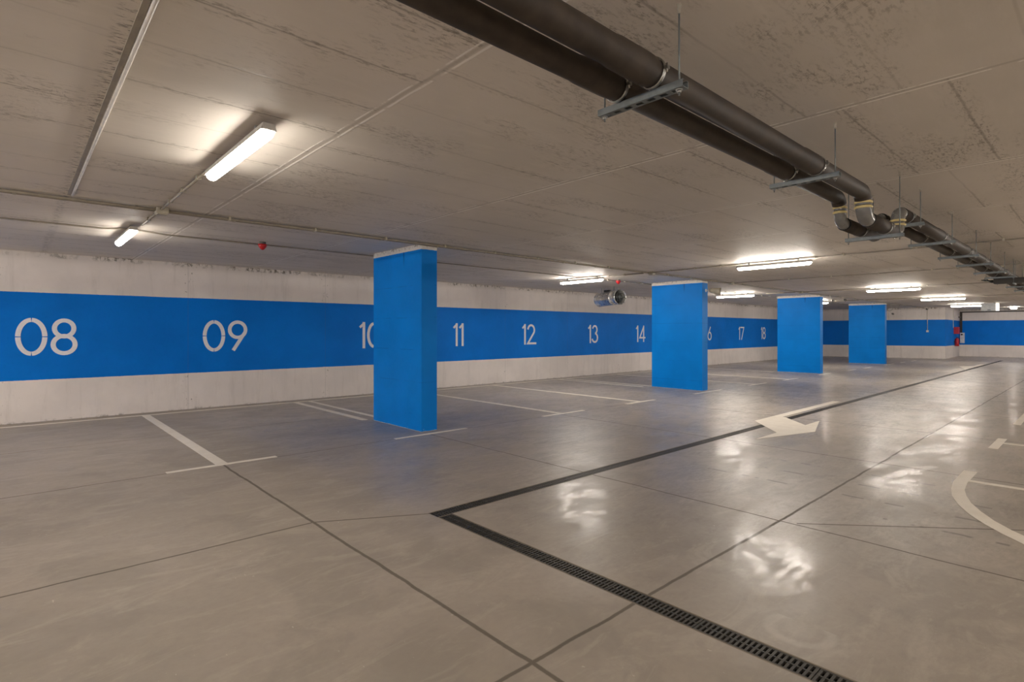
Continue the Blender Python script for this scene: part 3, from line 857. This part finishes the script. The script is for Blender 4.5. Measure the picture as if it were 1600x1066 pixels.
# ------------------------------------------------------------------ loudspeaker on the second column
t = thing('loudspeaker', (11.66, 6.21, 2.285), 'beige cone shaped loudspeaker on a white arm at the top of the second column', 'loudspeaker')
MB().tube([(0, 0.0, 0), (0.0, -0.01, 0)], 0.035, 16).build('wall_plate', 'white', t)
MB().tube([(0, -0.01, 0), (0.02, -0.10, 0.0)], 0.012, 10).build('arm', 'white', t)
MB().tube([(0.02, -0.08, 0.0), (0.03, -0.11, -0.003), (0.09, -0.27, -0.035), (0.10, -0.30, -0.04)], [0.035, 0.055, 0.085, 0.090], 24).build('horn_body', 'horn', t)
MB().tube([(0.10, -0.30, -0.04), (0.102, -0.304, -0.041)], [0.083, 0.080], 24).build('speaker_grille', 'conduit', t)

# ------------------------------------------------------------------ small cameras
def camera_unit(x, y, z, label, mount_z=0.0, mount=(0, 0.0)):
    t = thing('security_camera', (x, y, z), label, 'security camera', 'small dark cameras')
    MB().tube([(0.05, 0.02, 0.0), (-0.06, -0.03, -0.02)], [0.035, 0.038], 16).build('camera_body', 'black', t)
    MB().tube([(-0.06, -0.03, -0.02), (-0.066, -0.033, -0.021)], 0.030, 16).build('lens', 'pvc', t)
    MB().tube([(0.02, 0.01, 0.03), (0.03 + mount[0] * 0.5, 0.02 + mount[1] * 0.5, 0.08), (mount[0], mount[1], mount_z)], 0.010, 8).build('bracket', 'conduit_white', t)
    return t
camera_unit(19.25, 5.93, 2.335, 'small dark camera beside the top of the third column', CEIL - 2.335, (0, 0.1))
camera_unit(20.5, 5.95, 2.41, 'tiny camera on the conduit right of the third column', CEIL - 2.41, (0, 0.1))
camera_unit(26.58, 5.98, 2.08, 'small dark camera hanging low beside the top of the farthest column', 0.06, (-0.02, 0.22))
camera_unit(31.5, 5.75, 2.40, 'tiny dark camera under the ceiling before the far wall', CEIL - 2.40)
camera_unit(36.3, 5.25, 2.10, 'tiny dark camera above the red boxes', 0.05, (0, 0.2))
t = thing('cable_loop', (26.67, 6.21, 2.35), 'loose dark cable loops at the top right of the farthest column', 'cable')
q = [(0.0, -0.01, 0.09), (0.02, -0.10, 0.08), (0.0, -0.22, -0.06), (0.02, -0.10, -0.16), (0.0, -0.02, -0.10), (0, -0.12, -0.02), (0.02, -0.32, -0.06), (0.04, -0.40, -0.02), (0.04, -0.42, 0.09)]
def smooth(P, n=8):
    P = [Vector(p) for p in P]; out = []
    for i in range(len(P) - 1):
        p0, p1, p2, p3 = P[max(i - 1, 0)], P[i], P[i + 1], P[min(i + 2, len(P) - 1)]
        for k in range(n):
            s = k / n
            out.append(0.5 * ((2 * p1) + (p2 - p0) * s + (2 * p0 - 5 * p1 + 4 * p2 - p3) * s * s + (3 * p1 - p0 - 3 * p2 + p3) * s ** 3))
    return out + [P[-1]]
MB().tube(smooth(q), 0.010, 8).build('cable', 'conduit', t)
MB().tube(smooth([(0.02, -0.01, 0.10), (0.10, -0.2, 0.10), (0.05, -0.40, 0.09), (0.1, -0.46, 0.10)]), 0.008, 8).build('cable', 'conduit', t)

# ------------------------------------------------------------------ far wall fittings
t = thing('pull_switch', (33.42, 6.07, CEIL), 'thin white drop conduit with a small switch on the far blue wall', 'switch')
MB().tube([(0, 0, 0), (0, 0, -1.12)], 0.014, 8).build('drop_pipe', 'conduit_white', t)
MB().box(-0.02, 0.03, -0.05, 0.05, -1.22, -1.12).build('switch_box', 'white', t, bevel=0.004)
sx = 36.3; sy = 5.46
t = thing('alarm_cabinet', (sx, sy, 1.40), 'red cabinet on the short side wall, the upper of two red objects', 'fire cabinet')
MB().box(-0.17, 0.17, -0.20, 0.0, -0.18, 0.18).build('cabinet_body', 'redpaint', t, bevel=0.006)
MB().box(-0.15, 0.15, -0.207, -0.20, -0.16, 0.16).build('cabinet_door', 'red', t, bevel=0.002)
t = thing('fire_extinguisher', (sx, sy - 0.11, 0.58), 'red fire extinguisher on the side wall below the red cabinet', 'fire extinguisher')
MB().tube([(0, 0, 0.0), (0, 0, 0.01), (0, 0, 0.36), (0, 0, 0.40), (0, 0, 0.42)], [0.08, 0.09, 0.09, 0.06, 0.03], 24).build('cylinder', 'redpaint', t)
MB().tube([(0, 0, 0.42), (0, 0, 0.46)], 0.018, 12).box(-0.05, 0.02, -0.012, 0.012, 0.455, 0.47).build('valve_handle', 'black', t)
MB().tube(smooth([(0, -0.02, 0.45), (0.06, -0.08, 0.42), (0.07, -0.10, 0.3), (0.04, -0.10, 0.15)]), 0.010, 8).build('hose', 'black', t)
MB().box(-0.05, 0.05, 0.088, 0.11, 0.2, 0.26).build('wall_bracket', 'black', t)
conduit([(35.9, 5.44, CEIL), (35.9, 5.44, 1.55)], 0.014, 'thin pale drop conduit down to the red cabinet', 0, 'conduit_white')
t = thing('control_box', (38.0, 5.36, 1.0), 'white control box on the far wall at the end of the black rail', 'control box')
MB().box(-0.12, 0.0, -0.09, 0.09, -0.28, 0.28).build('box_body', 'white', t, bevel=0.006)
MB().box(-0.126, -0.12, -0.02, 0.06, 0.14, 0.22).build('control_panel', 'black', t)
t = thing('wall_rail', (38.0, 5.42, 1.28), 'black rail framing the top and side of the far wall', 'rail')
MB().box(-0.06, 0.0, -0.05, 0.05, 0.0, 1.08).build('upright', 'rail', t)
MB().box(-0.06, 0.0, -9.0, 0.05, 1.08, 1.14).build('top_rail', 'rail', t)
t = thing('ceiling_box', (29.75, 3.28, CEIL), 'pale grey box under the ceiling with a bright lit right edge, at the far right', 'ceiling box')
MB().box(-0.15, 0.15, -0.16, 0.30, -0.34, -0.02).build('box_body', 'pale', t, bevel=0.006)
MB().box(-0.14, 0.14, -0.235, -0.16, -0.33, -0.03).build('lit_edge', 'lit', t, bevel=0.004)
MB().box(-0.157, -0.15, 0.0, 0.10, -0.31, -0.285).build('vent_slot', 'black', t)
MB().tube([(0, 0.2, -0.02), (0, 0.2, 0)], 0.03, 12).tube([(0, -0.1, -0.02), (0, -0.1, 0)], 0.03, 12).build('mount', 'galv', t)
t = thing('bulkhead_light', (35.3, 3.08, CEIL), 'small round lit lamp at the far right edge', 'lamp')
MB().tube([(0, 0, -0.05), (0, 0, 0.0)], 0.10, 20).build('lamp_base', 'white', t)
MB().tube([(0, 0, -0.11), (0, 0, -0.10), (0, 0, -0.07), (0, 0, -0.05)], [0.06, 0.10, 0.13, 0.13], 20).build('diffuser', 'lamp', t)
